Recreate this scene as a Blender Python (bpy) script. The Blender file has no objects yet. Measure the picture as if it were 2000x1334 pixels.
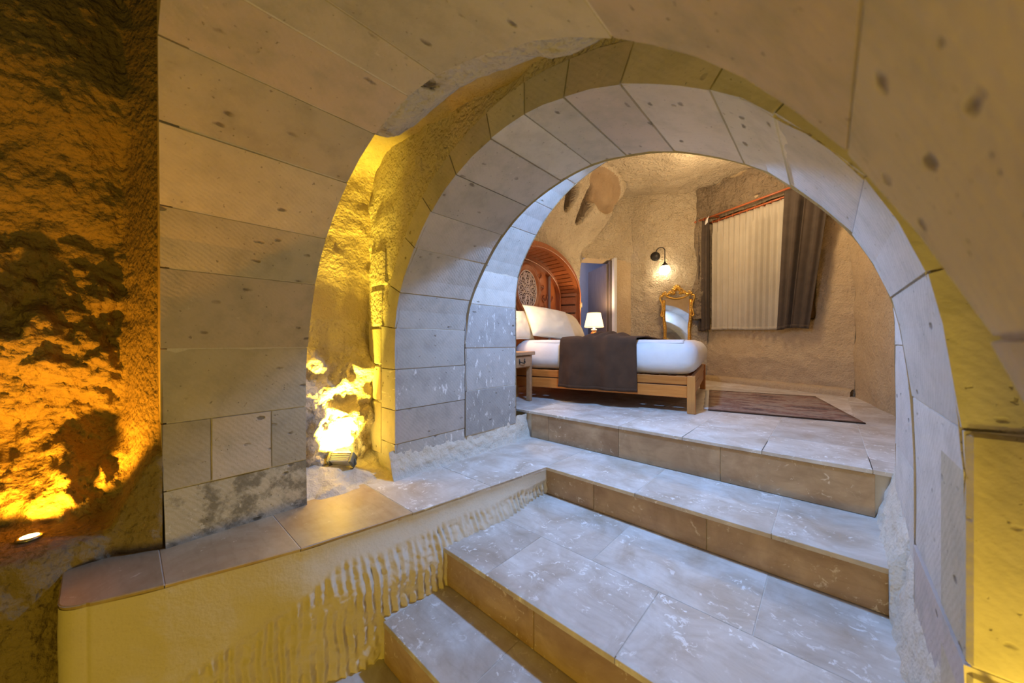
import bpy, bmesh, math, random
from mathutils import Vector, Matrix, noise
random.seed(7)
sc = bpy.context.scene
COL = sc.collection
R = math.radians

# ------------------------------------------------------------------ camera
cam = bpy.data.objects.new('camera', bpy.data.cameras.new('camera'))
COL.objects.link(cam)
cam.location = (0, 0, .6)
cam.rotation_euler = (R(90), 0, R(42.1))
cam.data.sensor_width = 36
cam.data.lens = 36 * 683 / 2000
cam.data.clip_start = .01
cam.data.dof.use_dof = True
cam.data.dof.focus_distance = 2.8
cam.data.dof.aperture_fstop = 2.6
sc.camera = cam

# ------------------------------------------------------------------ world, lights, exposure
w = bpy.data.worlds.new('world'); sc.world = w; w.use_nodes = True
w.node_tree.nodes['Background'].inputs['Color'].default_value = (1, .74, .36, 1)
w.node_tree.nodes['Background'].inputs['Strength'].default_value = .03
sc.view_settings.view_transform = 'Standard'
sc.view_settings.look = 'None'
sc.view_settings.exposure = 0
sc.view_settings.gamma = 1
sc.view_settings.use_curve_mapping = False


def lamp(name, kind, loc, power, color, rot=(0, 0, 0), **kw):
    d = bpy.data.lights.new(name, kind); d.energy = power; d.color = color
    for k, v in kw.items(): setattr(d, k, v)
    o = bpy.data.objects.new(name, d); COL.objects.link(o)
    o.location = loc; o.rotation_euler = rot
    return o


def aim(d): return Vector(d).to_track_quat('-Z', 'Y').to_euler()


COOL = (.27, .50, 1.0)
# cool lamp in the crown of the rear arch, lighting stairs and bed side
lamp('crown_light', 'AREA', (-.95, 1.98, 1.79), 54, COOL, (0, 0, 0), shape='DISK', size=.12)
# warm yellow lamp at the foot of the stairs, behind the viewer
lamp('hall_light', 'POINT', (.08, -.8, -.40), 60, (1, .66, .04), shadow_soft_size=.12)
# yellow floodlights in the slot between the two arches
YEL = (1, .69, .055)
lamp('slot_flood_light', 'AREA', (-2.165, .87, -.055), 95, YEL, aim((-.62, -.06, .78)), shape='RECTANGLE', size=.10, size_y=.035, spread=R(104))
lamp('slot_flood_light_far', 'AREA', (.34, .80, -.25), 2.3, YEL, aim((.25, .6, .75)), shape='RECTANGLE', size=.10, size_y=.035, spread=R(120))
# orange uplight in the rock alcove
lamp('alcove_light', 'SPOT', (-2.150, -.232, -.088), 56, (1, .37, .012), aim((-.42, .03, .9)), spot_size=R(128), spot_blend=.5, shadow_soft_size=.015)
# cool daylight-like lamp of the lobby behind the bedroom door
lamp('lobby_light', 'POINT', (-3.5, 4.9, 2.0), 14, (.40, .50, 1.0), shadow_soft_size=.15)
# bedroom lamps, and last an added warm fill with no fixture
WARM = (1, .74, .44)
lamp('globe_light', 'POINT', (-1.965, 5.77, 1.76), 50, WARM, shadow_soft_size=.05)
lamp('bedside_light', 'POINT', (-2.70, 4.886, 1.0), 24, WARM, shadow_soft_size=.05)
lamp('bedside_light_near', 'POINT', (-2.42, 2.50, 1.10), 34, WARM, shadow_soft_size=.06)
lamp('bedroom_fill', 'POINT', (-.95, 4.6, 2.35), 54, (1, .72, .42), shadow_soft_size=.2)

# ------------------------------------------------------------------ materials
MATS = {}


class NT:
    def __init__(s, name):
        s.m = bpy.data.materials.new(name); s.m.use_nodes = True
        s.t = s.m.node_tree; s.b = s.t.nodes['Principled BSDF']
        s.co = s.t.nodes.new('ShaderNodeTexCoord').outputs['Object']
        MATS[name] = s.m

    def n(s, typ, **kw):
        q = s.t.nodes.new(typ)
        for k, v in kw.items(): setattr(q, k, v)
        return q

    def link(s, a, b): s.t.links.new(a, b)

    def noise(s, scale, detail=4, rough=.55, dist=0, co=None):
        q = s.n('ShaderNodeTexNoise')
        q.inputs['Scale'].default_value = scale; q.inputs['Detail'].default_value = detail
        q.inputs['Roughness'].default_value = rough; q.inputs['Distortion'].default_value = dist
        s.link(co or s.co, q.inputs['Vector'])
        return q.outputs['Fac']

    def map(s, scale, rot=(0, 0, 0)):
        q = s.n('ShaderNodeMapping'); q.inputs['Scale'].default_value = scale; q.inputs['Rotation'].default_value = rot
        s.link(s.co, q.inputs['Vector']); return q.outputs[0]

    def shift(s):
        """texture coordinates moved by the object's own random number, so that every stone differs"""
        r = s.n('ShaderNodeObjectInfo').outputs['Random']
        q = s.n('ShaderNodeVectorMath', operation='MULTIPLY'); q.inputs[1].default_value = (37, 53, 71)
        c = s.n('ShaderNodeCombineXYZ')
        for i in range(3): s.link(r, c.inputs[i])
        s.link(c.outputs[0], q.inputs[0])
        a = s.n('ShaderNodeVectorMath', operation='ADD'); s.link(s.co, a.inputs[0]); s.link(q.outputs[0], a.inputs[1])
        s.co = a.outputs[0]; s.rnd = r

    def ramp(s, fac, stops):
        q = s.n('ShaderNodeValToRGB'); e = q.color_ramp.elements
        while len(e) < len(stops): e.new(.5)
        for el, (p, c) in zip(e, stops):
            el.position = p; el.color = (*c, 1) if len(c) == 3 else c
        s.link(fac, q.inputs['Fac']); return q.outputs['Color']

    def step(s, fac, a, b):
        q = s.n('ShaderNodeMapRange'); q.inputs[1].default_value = a; q.inputs[2].default_value = b
        s.link(fac, q.inputs[0]); return q.outputs[0]

    def mix(s, fac, a, b, mode='MIX'):
        q = s.n('ShaderNodeMix', data_type='RGBA', blend_type=mode)
        if isinstance(fac, float): q.inputs[0].default_value = fac
        else: s.link(fac, q.inputs[0])
        for v, i in ((a, 6), (b, 7)):
            if isinstance(v, tuple): q.inputs[i].default_value = (*v, 1)
            else: s.link(v, q.inputs[i])
        return q.outputs[2]

    def math(s, op, a, b):
        q = s.n('ShaderNodeMath', operation=op)
        for i, v in enumerate((a, b)):
            if isinstance(v, (int, float)): q.inputs[i].default_value = v
            else: s.link(v, q.inputs[i])
        return q.outputs[0]

    def bump(s, h, strength, dist):
        q = s.n('ShaderNodeBump'); q.inputs['Strength'].default_value = strength; q.inputs['Distance'].default_value = dist
        s.link(h, q.inputs['Height'])
        if s.b.inputs['Normal'].links: s.link(s.b.inputs['Normal'].links[0].from_socket, q.inputs['Normal'])
        s.link(q.outputs[0], s.b.inputs['Normal'])

    def out(s, col, rough=.8, metal=0):
        if isinstance(col, tuple): s.b.inputs['Base Color'].default_value = (*col, 1)
        else: s.link(col, s.b.inputs['Base Color'])
        s.b.inputs['Roughness'].default_value = rough; s.b.inputs['Metallic'].default_value = metal
        return s.m


def mat_block(name, a, b, c, wear=None):
    t = NT(name); t.shift()
    base = t.ramp(t.noise(2.2, 3), [(.3, a), (.7, b)])
    base = t.mix(t.step(t.rnd, .45, 1), base, c)
    t2 = t.noise(9, 5, .65)
    base = t.mix(t.step(t2, .45, .8), base, tuple(x * .80 for x in a))
    v = t.n('ShaderNodeMath', operation='MULTIPLY_ADD'); t.link(t.rnd, v.inputs[0]); v.inputs[1].default_value = 37.7; v.inputs[2].default_value = 0
    fr = t.math('FRACT', v.outputs[0], 0)
    g = t.n('ShaderNodeHueSaturation'); t.link(t.math('ADD', t.math('MULTIPLY', fr, .32), .84), g.inputs['Value']); t.link(base, g.inputs['Color']); base = g.outputs[0]
    vor = t.n('ShaderNodeTexVoronoi', feature='SMOOTH_F1'); vor.inputs['Scale'].default_value = 16; vor.inputs['Smoothness'].default_value = .2
    mp = t.n('ShaderNodeMapping'); mp.inputs['Scale'].default_value = (1, .55, 1.2); t.link(t.co, mp.inputs['Vector']); t.link(mp.outputs[0], vor.inputs['Vector'])
    pit = t.step(t.math('ADD', vor.outputs['Distance'], t.math('MULTIPLY', t.noise(30, 3), .35)), .34, .26)
    sel = t.step(t.noise(7, 2), .5, .58)
    pit = t.math('MULTIPLY', pit, sel)
    small = t.step(t.noise(70, 2, .5), .70, .76)
    dark = t.math('MAXIMUM', pit, t.math('MULTIPLY', small, .7))
    base = t.mix(t.math('MULTIPLY', dark, .75), base, (.10, .075, .05))
    light = t.step(t.noise(14, 4, .7), .68, .74)
    base = t.mix(t.math('MULTIPLY', light, .35), base, (.72, .68, .60))
    if wear == 'stain':
        base = t.mix(t.math('MULTIPLY', t.step(t.noise(6, 6, .72), .48, .58), .75), base, (.13, .11, .07))
        base = t.mix(t.math('MULTIPLY', t.step(t.noise(9, 5, .7), .60, .63), .7), base, (.66, .60, .48))
    if wear == 'flake':
        fm = t.n('ShaderNodeMapping'); fm.inputs['Scale'].default_value = (1, 14, 5); fm.inputs['Rotation'].default_value = (R(40), 0, 0); t.link(t.co, fm.inputs['Vector'])
        base = t.mix(t.math('MULTIPLY', t.step(t.noise(2.2, 5, .7, 0, fm.outputs[0]), .60, .64), .8), base, (.76, .74, .70))
    wv = t.n('ShaderNodeTexWave', wave_type='BANDS', bands_direction='DIAGONAL'); wv.inputs['Scale'].default_value = 24
    wv.inputs['Distortion'].default_value = 4; wv.inputs['Detail'].default_value = 2; t.link(t.co, wv.inputs['Vector'])
    t.bump(wv.outputs['Fac'], .10, .004)
    t.bump(t.noise(90, 4), .35, .004)
    t.bump(t.math('SUBTRACT', 1, dark), .6, .006)
    return t.out(base, .88)


mat_block('ashlar', (.44, .385, .28), (.53, .465, .345), (.50, .395, .30))
mat_block('ashlar_stained', (.44, .385, .28), (.53, .465, .345), (.50, .395, .30), 'stain')
mat_block('ashlar_flaked', (.38, .36, .33), (.46, .44, .41), (.42, .39, .36), 'flake')
mat_block('ashlar_grey', (.46, .43, .38), (.55, .51, .46), (.50, .43, .39))


def mat_rock(name, a, b, dark, grain=55, depth=.012, strength=.7, big=3.0):
    t = NT(name)
    base = t.ramp(t.noise(big, 5, .6), [(.3, a), (.7, b)])
    base = t.mix(t.math('MULTIPLY', t.step(t.noise(grain * 1.3, 3), .62, .72), .6), base, dark)
    base = t.mix(t.math('MULTIPLY', t.step(t.noise(5, 4, .7), .58, .75), .35), base, dark)
    t.bump(t.noise(grain, 5, .65), strength, depth)
    t.bump(t.noise(grain * .25, 3, .6), strength * .7, depth * 2.5)
    return t.out(base, .95)


mat_rock('tuff', (.63, .515, .345), (.71, .60, .42), (.24, .16, .08), 42, .03, 1.0)
mat_rock('tuff_smooth', (.54, .40, .235), (.60, .46, .28), (.34, .23, .12), 50, .014, .8)
mat_rock('tuff_yellowish', (.46, .37, .23), (.56, .46, .30), (.34, .22, .11), 50, .012, .6, 4.0)
mat_rock('tuff_hollow_shade', (.22, .16, .10), (.30, .23, .15), (.12, .08, .05), 40, .02, .9)  # dark rock of the hollows, with their recess shade put into the colour
mat_rock('tuff_patch_shade', (.32, .22, .125), (.40, .285, .165), (.24, .16, .09), 50, .012, .7)  # browner rock patch, with the lamp shadow there put into the colour
mat_rock('tuff_dark', (.20, .15, .095), (.34, .26, .17), (.09, .065, .04), 26, .03, 1.0)
mat_rock('tuff_brown', (.42, .27, .15), (.49, .33, .19), (.24, .15, .08), 60, .008, .6)
mat_rock('rock_craggy', (.50, .42, .30), (.62, .52, .37), (.22, .16, .10), 34, .02, .9)
mat_rock('rock_brown', (.23, .175, .10), (.33, .255, .155), (.11, .075, .04), 34, .02, .9)  # darker rock_craggy: shade that the fill washes out is put into the colour
mat_rock('plaster', (.60, .54, .44), (.68, .62, .52), (.46, .40, .31), 60, .010, .6)
mat_rock('plaster_band', (.58, .51, .39), (.62, .55, .43), (.50, .43, .32), 70, .003, .35)
mat_rock('rubble', (.52, .46, .36), (.60, .54, .43), (.28, .22, .14), 42, .022, .9)
mat_rock('mortar', (.58, .53, .44), (.66, .60, .50), (.45, .39, .30), 70, .008, .6)


def mat_travertine(name, a, b, fleck, fmin, ao=.0):
    t = NT(name); t.shift()
    base = t.ramp(t.noise(4.5, 6, .62, .6), [(.30, a), (.68, b)])
    mp = t.n('ShaderNodeMapping'); mp.inputs['Scale'].default_value = (1.3, 7, 7); t.link(t.co, mp.inputs['Vector'])
    base = t.mix(t.math('MULTIPLY', t.step(t.noise(6, 5, .6, .5, mp.outputs[0]), .5, .75), .30), base, tuple(x * .72 for x in a))
    f = t.math('MULTIPLY', t.step(t.noise(26, 6, .72, .8), fmin, fmin + .035), t.step(t.noise(3.2, 3), .44, .56))
    base = t.mix(f, base, fleck)
    big = t.step(t.noise(7, 4, .6, 1.2), .69, .705)
    base = t.mix(t.math('MULTIPLY', big, .6), base, fleck)
    g = t.n('ShaderNodeHueSaturation'); t.link(t.math('ADD', t.math('MULTIPLY', t.rnd, .26), .86), g.inputs['Value']); t.link(base, g.inputs['Color'])
    t.bump(t.noise(40, 5, .7), .10, .003)
    t.b.inputs['Specular IOR Level'].default_value = .35
    return t.out(g.outputs[0], .42)


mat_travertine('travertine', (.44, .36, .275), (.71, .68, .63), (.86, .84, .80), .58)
mat_travertine('travertine_riser', (.30, .185, .10), (.50, .36, .22), (.66, .56, .42), .60)  # browner riser finish, part of it shade put into the colour
mat_travertine('travertine_orange_lit', (.36, .235, .12), (.52, .405, .26), (.74, .64, .48), .64)  # same travertine with the dim orange light put into its colour


def mat_wood(name, a, b, scale=(1.5, 22, 22), rough=.42):
    t = NT(name); t.shift()
    g = t.noise(3, 6, .6, .8, t.map(scale) if False else None)
    mp = t.n('ShaderNodeMapping'); mp.inputs['Scale'].default_value = scale; t.link(t.co, mp.inputs['Vector'])
    g = t.noise(2.2, 6, .65, .7, mp.outputs[0])
    base = t.ramp(g, [(.28, a), (.72, b)])
    h = t.n('ShaderNodeHueSaturation'); t.link(t.math('ADD', t.math('MULTIPLY', t.rnd, .3), .85), h.inputs['Value']); t.link(base, h.inputs['Color'])
    t.bump(g, .12, .002)
    return t.out(h.outputs[0], rough)


mat_wood('bed_wood', (.43, .135, .022), (.57, .22, .045))
mat_wood('bed_wood_upright', (.44, .17, .04), (.56, .25, .065), (22, 22, 1.5))
mat_wood('headboard_wood', (.24, .065, .018), (.40, .125, .038), (22, 1.5, 22), .35)
mat_wood('headboard_panel', (.26, .075, .02), (.42, .135, .042), (22, 22, 1.5), .35)
mat_wood('nightstand_wood', (.34, .18, .085), (.48, .28, .14), (22, 1.5, 22))
mat_wood('door_wood', (.10, .075, .065), (.19, .15, .135), (22, 22, 1.5), .55)
mat_wood('rod_wood', (.42, .10, .03), (.55, .16, .05), (1.5, 22, 22), .35)


def flat(name, col, rough=.6, metal=0, bump=0, scale=60):
    t = NT(name)
    c = t.ramp(t.noise(scale * .25, 3), [(.3, tuple(x * .93 for x in col)), (.7, col)])
    if bump: t.bump(t.noise(scale, 4), bump, .004)
    return t.out(c, rough, metal)


def mat_fabric(name, a, b, stripe=None, rough=.9, scale=260, bump=.25):
    t = NT(name)
    base = t.ramp(t.noise(9, 4), [(.3, a), (.7, b)])
    if stripe:
        wv = t.n('ShaderNodeTexWave', wave_type='BANDS', bands_direction=stripe); wv.inputs['Scale'].default_value = 22
        t.link(t.co, wv.inputs['Vector'])
        base = t.mix(t.math('MULTIPLY', wv.outputs['Fac'], .12), base, tuple(x * .72 for x in a))
    t.bump(t.noise(scale, 2), bump, .0012)
    t.bump(t.noise(14, 3), .2, .01)
    return t.out(base, rough)


mat_fabric('linen', (.66, .65, .64), (.72, .71, .70))
mat_fabric('pillow_linen_lamplit', (.72, .63, .47), (.78, .69, .53), 'Z', .7)  # whitish linen with warm lamplight put into its colour
mat_fabric('throw_wool', (.050, .022, .008), (.070, .031, .0115), None, .95, 320, .5)
mat_fabric('curtain_dark', (.062, .045, .032), (.085, .062, .045), None, .9, 200, .2)
t = NT('sheer')
base = t.ramp(t.noise(5, 3), [(.3, (.53, .47, .37)), (.7, (.60, .54, .43))])
t.b.inputs['Transmission Weight'].default_value = 0
tr = t.n('ShaderNodeBsdfTranslucent'); t.link(base, tr.inputs['Color'])
t.out(base, .9)
tp = t.n('ShaderNodeBsdfTransparent')
m1 = t.n('ShaderNodeMixShader'); m1.inputs[0].default_value = .12; t.link(t.b.outputs[0], m1.inputs[1]); t.link(tr.outputs[0], m1.inputs[2])
m2 = t.n('ShaderNodeMixShader'); m2.inputs[0].default_value = .10; t.link(m1.outputs[0], m2.inputs[1]); t.link(tp.outputs[0], m2.inputs[2])
t.link(m2.outputs[0], t.t.nodes['Material Output'].inputs['Surface'])

flat('black_iron', (.035, .030, .026), .45, .6)
flat('gilt', (.72, .43, .085), .30, .9, .5, 90)
flat('aluminium', (.62, .62, .64), .40, .6)
flat('grey_plastic', (.13, .14, .13), .55)
flat('dark_cable', (.03, .028, .02), .6)
flat('switch_grey', (.10, .085, .07), .4)
flat('switch_rocker', (.16, .14, .12), .4)
flat('brass_trim', (.60, .50, .32), .35, .8)
flat('steel', (.5, .5, .5), .35, .9)
flat('lattice_ivory', (.80, .66, .56), .6, 0, .2, 120)
flat('lattice_dark', (.07, .022, .01), .6)
flat('white_ceramic', (.80, .76, .66), .3)
flat('lobby_wall', (.62, .62, .64), .9, 0, .2)
flat('joint_grout', (.64, .59, .51), .9, 0, .3)
flat('mirror_glass', (.88, .88, .86), .03, 1.0)
flat('window_glass', (.02, .02, .025), .05)
flat('window_frame_wood', (.30, .17, .08), .5)
flat('ribbon_white', (.8, .76, .7), .7)


def emit(name, col, power):
    t = NT(name); t.out(col, .6)
    t.b.inputs['Emission Color'].default_value = (*col, 1); t.b.inputs['Emission Strength'].default_value = power
    return t.m


emit('globe_glow', (1, .86, .62), 14)
emit('shade_glow', (1, .74, .40), 2.0)
emit('flood_lens', (1, .80, .20), 30)
emit('uplight_lens', (1, .62, .15), 25)
t = NT('rug_weave')
base = t.ramp(t.noise(1, 4, .6, .3, t.map((3, 6.5, 1))), [(.34, (.10, .06, .055)), (.46, (.24, .12, .085)), (.55, (.34, .26, .20)), (.66, (.15, .09, .08))])
base = t.mix(t.math('MULTIPLY', t.step(t.noise(1, 5, .7, .2, t.map((22, 26, 1))), .48, .62), .55), base, (.38, .31, .25))
base = t.mix(t.math('MULTIPLY', t.step(t.noise(30, 4, .7), .55, .68), .6), base, (.07, .05, .05))
t.bump(t.noise(260, 2), .4, .002)
t.out(base, .95)


# ------------------------------------------------------------------ builders
def link(name, me, mat, parent=None):
    o = bpy.data.objects.new(name, me); COL.objects.link(o)
    if mat:
        me.materials.clear(); me.materials.append(MATS[mat])
    if parent: o.parent = parent
    return o


def smooth(me, on=True):
    for p in me.polygons: p.use_smooth = on


def from_bm(name, bm, mat, parent=None, sm=False):
    bmesh.ops.recalc_face_normals(bm, faces=bm.faces)
    me = bpy.data.meshes.new(name); bm.to_mesh(me); bm.free()
    if sm: smooth(me)
    return link(name, me, mat, parent)


def from_py(name, vs, fs, mat, parent=None, sm=False):
    me = bpy.data.meshes.new(name); me.from_pydata([tuple(v) for v in vs], [], fs); me.update()
    if sm: smooth(me)
    return link(name, me, mat, parent)


def grid(name, f, nu, nv, mat, parent=None, sm=True, keep=None):
    vs = [f(i / nu, j / nv) for j in range(nv + 1) for i in range(nu + 1)]
    fs = []
    for j in range(nv):
        for i in range(nu):
            if keep and not keep((i + .5) / nu, (j + .5) / nv): continue
            a = j * (nu + 1) + i; fs.append((a, a + 1, a + nu + 2, a + nu + 1))
    return from_py(name, vs, fs, mat, parent, sm)


def add_box(bm, lo, hi, M=None, bev=0, seg=1):
    r = bmesh.ops.create_cube(bm, size=1)
    vs = r['verts']
    c = [(a + b) / 2 for a, b in zip(lo, hi)]; d = [b - a for a, b in zip(lo, hi)]
    for v in vs: v.co = Vector((c[0] + v.co.x * d[0], c[1] + v.co.y * d[1], c[2] + v.co.z * d[2]))
    if bev:
        es = list({e for v in vs for e in v.link_edges})
        rr = bmesh.ops.bevel(bm, geom=es, offset=bev, segments=seg, affect='EDGES', profile=.5)
        vs = list({v for f in rr['faces'] for v in f.verts} | {v for v in vs if v.is_valid})
    if M:
        for v in vs: v.co = M @ v.co
    return vs


def box(name, lo, hi, mat, parent=None, bev=.003, seg=1, M=None):
    bm = bmesh.new(); add_box(bm, lo, hi, M, bev, seg)
    return from_bm(name, bm, mat, parent)


def lathe(name, prof, mat, parent=None, n=24, loc=(0, 0, 0), M=None, sm=True):
    vs, fs = [], []
    for r, z in prof:
        for k in range(n):
            a = 2 * math.pi * k / n; p = Vector((r * math.cos(a), r * math.sin(a), z))
            if M: p = M @ p
            vs.append(p + Vector(loc))
    m = len(prof)
    for j in range(m - 1):
        for k in range(n):
            fs.append((j * n + k, j * n + (k + 1) % n, (j + 1) * n + (k + 1) % n, (j + 1) * n + k))
    fs.append(tuple(range(n - 1, -1, -1))); fs.append(tuple((m - 1) * n + k for k in range(n)))
    return from_py(name, vs, fs, mat, parent, sm)


def tube_geo(pts, rad, n=8, closed=False, flat_=1.0):
    pts = [Vector(p) for p in pts]; m = len(pts); vs, fs = [], []
    up = None
    for i, p in enumerate(pts):
        if closed: tn = (pts[(i + 1) % m] - pts[i - 1]).normalized()
        else: tn = (pts[min(i + 1, m - 1)] - pts[max(i - 1, 0)]).normalized()
        if up is None:
            up = Vector((0, 0, 1)) if abs(tn.z) < .9 else Vector((1, 0, 0))
        s = tn.cross(up).normalized(); up = s.cross(tn).normalized()
        r = rad[i] if isinstance(rad, (list, tuple)) else rad
        for k in range(n):
            a = 2 * math.pi * k / n
            vs.append(p + s * (r * math.cos(a)) + up * (r * math.sin(a) * flat_))
    for i in range(m if closed else m - 1):
        for k in range(n):
            a, b = i * n, ((i + 1) % m) * n
            fs.append((a + k, a + (k + 1) % n, b + (k + 1) % n, b + k))
    if not closed:
        fs.append(tuple(range(n - 1, -1, -1))); fs.append(tuple((m - 1) * n + k for k in range(n)))
    return vs, fs


def tube(name, pts, rad, mat, parent=None, n=8, closed=False, flat_=1.0):
    vs, fs = tube_geo(pts, rad, n, closed, flat_)
    return from_py(name, vs, fs, mat, parent, True)


def tubes(name, lst, mat, parent=None, n=6):
    vs, fs = [], []
    for pts, rad, closed in lst:
        a, b = tube_geo(pts, rad, n, closed); o = len(vs)
        vs += a; fs += [tuple(i + o for i in f) for f in b]
    return from_py(name, vs, fs, mat, parent, True)


def thing(name, label, cat, loc=(0, 0, 0), rz=0, group=None):
    o = bpy.data.objects.new(name, None); COL.objects.link(o)
    o.location = loc; o.rotation_euler = (0, 0, rz); o.empty_display_size = .1
    return tag(o, label, cat, group)


def tag(o, label, cat, group=None):
    o['label'] = label; o['category'] = cat
    if group: o['group'] = group
    return o


def struct(o, label=None, cat=None):
    o['kind'] = 'structure'
    if label: o['label'] = label
    if cat: o['category'] = cat
    return o


def fbm(x, y, z, oct=4, H=1.0):
    return noise.fractal(Vector((x, y, z)), H, 2.0, oct)


def sstep(a, b, x):
    t = max(0, min(1, (x - a) / (b - a))); return t * t * (3 - 2 * t)


# ------------------------------------------------------------------ arch profiles (x, z), left foot -> crown -> right foot
def spline(P, step=.02):
    out = []
    P = [P[0]] + P + [P[-1]]
    for i in range(1, len(P) - 2):
        a, b, c, d = [Vector(q) for q in P[i - 1:i + 3]]
        n = max(2, int((c - b).length / step))
        for k in range(n):
            t = k / n
            out.append(.5 * ((2 * b) + (c - a) * t + (2 * a - 5 * b + 4 * c - d) * t * t + (3 * b - a - 3 * c + d) * t ** 3))
    out.append(Vector(P[-1])); return out


class Profile:
    def __init__(s, pts):
        s.p = spline(pts); s.l = [0]
        for a, b in zip(s.p, s.p[1:]): s.l.append(s.l[-1] + (b - a).length)
        s.L = s.l[-1]

    def at(s, t):
        t = max(0, min(s.L, t))
        lo, hi = 0, len(s.l) - 1
        while hi - lo > 1:
            m = (lo + hi) // 2
            if s.l[m] <= t: lo = m
            else: hi = m
        k = (t - s.l[lo]) / max(1e-9, s.l[hi] - s.l[lo])
        return s.p[lo].lerp(s.p[hi], k)

    def nrm(s, t):
        d = s.at(t + .03) - s.at(t - .03); d.normalize(); return Vector((-d.y, d.x))

    def near(s, q):
        q = Vector(q); return s.l[min(range(len(s.p)), key=lambda i: (s.p[i] - q).length)]


OUT = Profile([(-1.955, -.24), (-1.965, 0), (-1.97, .27), (-1.945, .57), (-1.84, .875), (-1.69, 1.085), (-1.475, 1.255), (-1.235, 1.36), (-1.01, 1.392),
               (-.86, 1.385), (-.56, 1.30), (-.354, 1.20), (-.143, 1.04), (.016, .84), (.078, .72), (.112, .64), (.15, .537), (.175, .40), (.185, .2), (.185, -.95)])
NP = [(-1.94, -.24), (-1.94, .2), (-1.94, .45), (-1.937, .68), (-1.884, .891), (-1.726, 1.127), (-1.569, 1.292), (-1.36, 1.425), (-1.114, 1.505), (-.92, 1.529),
      (-.729, 1.508), (-.508, 1.448), (-.244, 1.303), (-.103, 1.171), (.058, .962), (.149, .74), (.184, .517), (.197, .30), (.2, .1), (.2, -.5)]
INN = Profile(NP)
REAR = Profile([(-1.94, -.24), (-1.94, .2), (-1.94, .7)] + [(x, z + .32) for x, z in NP[3:16]] + [(.205, .75), (.21, .5), (.213, .2), (.213, -.5)])


def stone(parent, P, t0, t1, ya, yb, mat, thick=.15, gap=.003, proud=None, nu=None):
    """one cut block of a vault: curved inner face between arc lengths t0..t1, depth ya..yb"""
    if proud is None: proud = random.uniform(-.006, -.0005)
    t0 += gap; t1 -= gap; yb_ = yb - gap
    n = nu or max(1, int((t1 - t0) / .09))
    bm = bmesh.new(); rows = []
    j = [random.uniform(-.003, .003) for _ in range(4)]
    for i in range(n + 1):
        t = t0 + (t1 - t0) * i / n
        p, q = P.at(t), P.nrm(t)
        e = j[0] if i == 0 else (j[1] if i == n else 0)
        a = p + q * (proud + e + .004); b = p + q * thick
        ya_ = (ya(p) if callable(ya) else ya) + gap
        rows.append([bm.verts.new((a.x, ya_, a.y)), bm.verts.new((a.x, yb_, a.y)), bm.verts.new((b.x, yb_, b.y)), bm.verts.new((b.x, ya_, b.y))])
    for r, s in zip(rows, rows[1:]):
        for k in range(4): bm.faces.new((r[k], r[(k + 1) % 4], s[(k + 1) % 4], s[k]))
    bm.faces.new(rows[0][::-1]); bm.faces.new(rows[-1])
    es = [e for e in bm.edges if len(e.link_faces) == 2 and e.calc_face_angle(0) > .8]
    bmesh.ops.bevel(bm, geom=es, offset=.0035, segments=1, affect='EDGES')
    return from_bm('stone', bm, mat, parent)


def shell(name, P, ya, yb, off, mat, parent=None):
    """lime mortar behind the blocks; it fills the joints and smears over their edges here and there"""
    n = int(P.L / .022)
    def f(u, v):
        p, q = P.at(u * P.L), P.nrm(u * P.L); y = ya + (yb - ya) * v
        o = off + .0016 * fbm(p.x * 9, y * 9, p.y * 9 + 3, 4)
        p = p + q * o; return (p.x, y, p.y)
    return grid(name, f, n, max(4, int((yb - ya) / .025)), mat, parent, True)


def annulus(name, P, y, o0, o1, mat, parent=None, rough=0, nv=1, u0=0, u1=1, step=.06):
    n = int(P.L * (u1 - u0) / step)
    def f(u, v):
        u = u0 + (u1 - u0) * u
        o = o0 + (o1 - o0) * v; p = P.at(u * P.L) + P.nrm(u * P.L) * o
        d = rough * fbm(p.x * 9, y * 9, p.y * 9, 5) if rough else 0
        return (p.x, y + d, p.y)
    return grid(name, f, n, nv, mat, parent, True)


# ================================================================== OUTER ARCH
YA = lambda p: .052 + .055 * max(0, -p.x - 1.25) + .015 * max(0, min(1, (.3 - p.y) / .5))
wo = struct(shell('wall_outer', OUT, .112, .612, .0058, 'mortar'), 'wide front arch of long pinkish tan stone courses', 'stone arch')
annulus('mortar', OUT, .58, .012, .9, 'mortar', wo)
annulus('mortar', OUT, .114, .02, .5, 'mortar', wo)
oj = [OUT.near(q) for q in [(-1.955, -.24), (-1.965, -.005), (-1.97, .265), (-1.945, .566), (-1.84, .875), (-1.70, 1.077), (-1.475, 1.25), (-1.233, 1.36), (-1.009, 1.39),
                            (-.865, 1.385), (-.60, 1.31), (-.30, 1.165), (.012, .845), (.135, .60), (.18, .30), (.185, -.05), (.185, -.4), (.185, -.95)]]
for i, (a, b) in enumerate(zip(oj, oj[1:])):
    zc = OUT.at((a + b) / 2).y
    if i == 1:
        for y0, y1 in ((YA, .249), (.249, .468), (.468, .62)): stone(wo, OUT, a, b, y0, y1, 'ashlar')
    elif i in (9,):
        stone(wo, OUT, a, b, YA, .62, 'ashlar', proud=0)
    else:
        stone(wo, OUT, a, b, YA, .62, 'ashlar_stained' if i == 0 else 'ashlar', proud=0 if 6 <= i <= 11 else random.uniform(-.005, -.0005))

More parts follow.
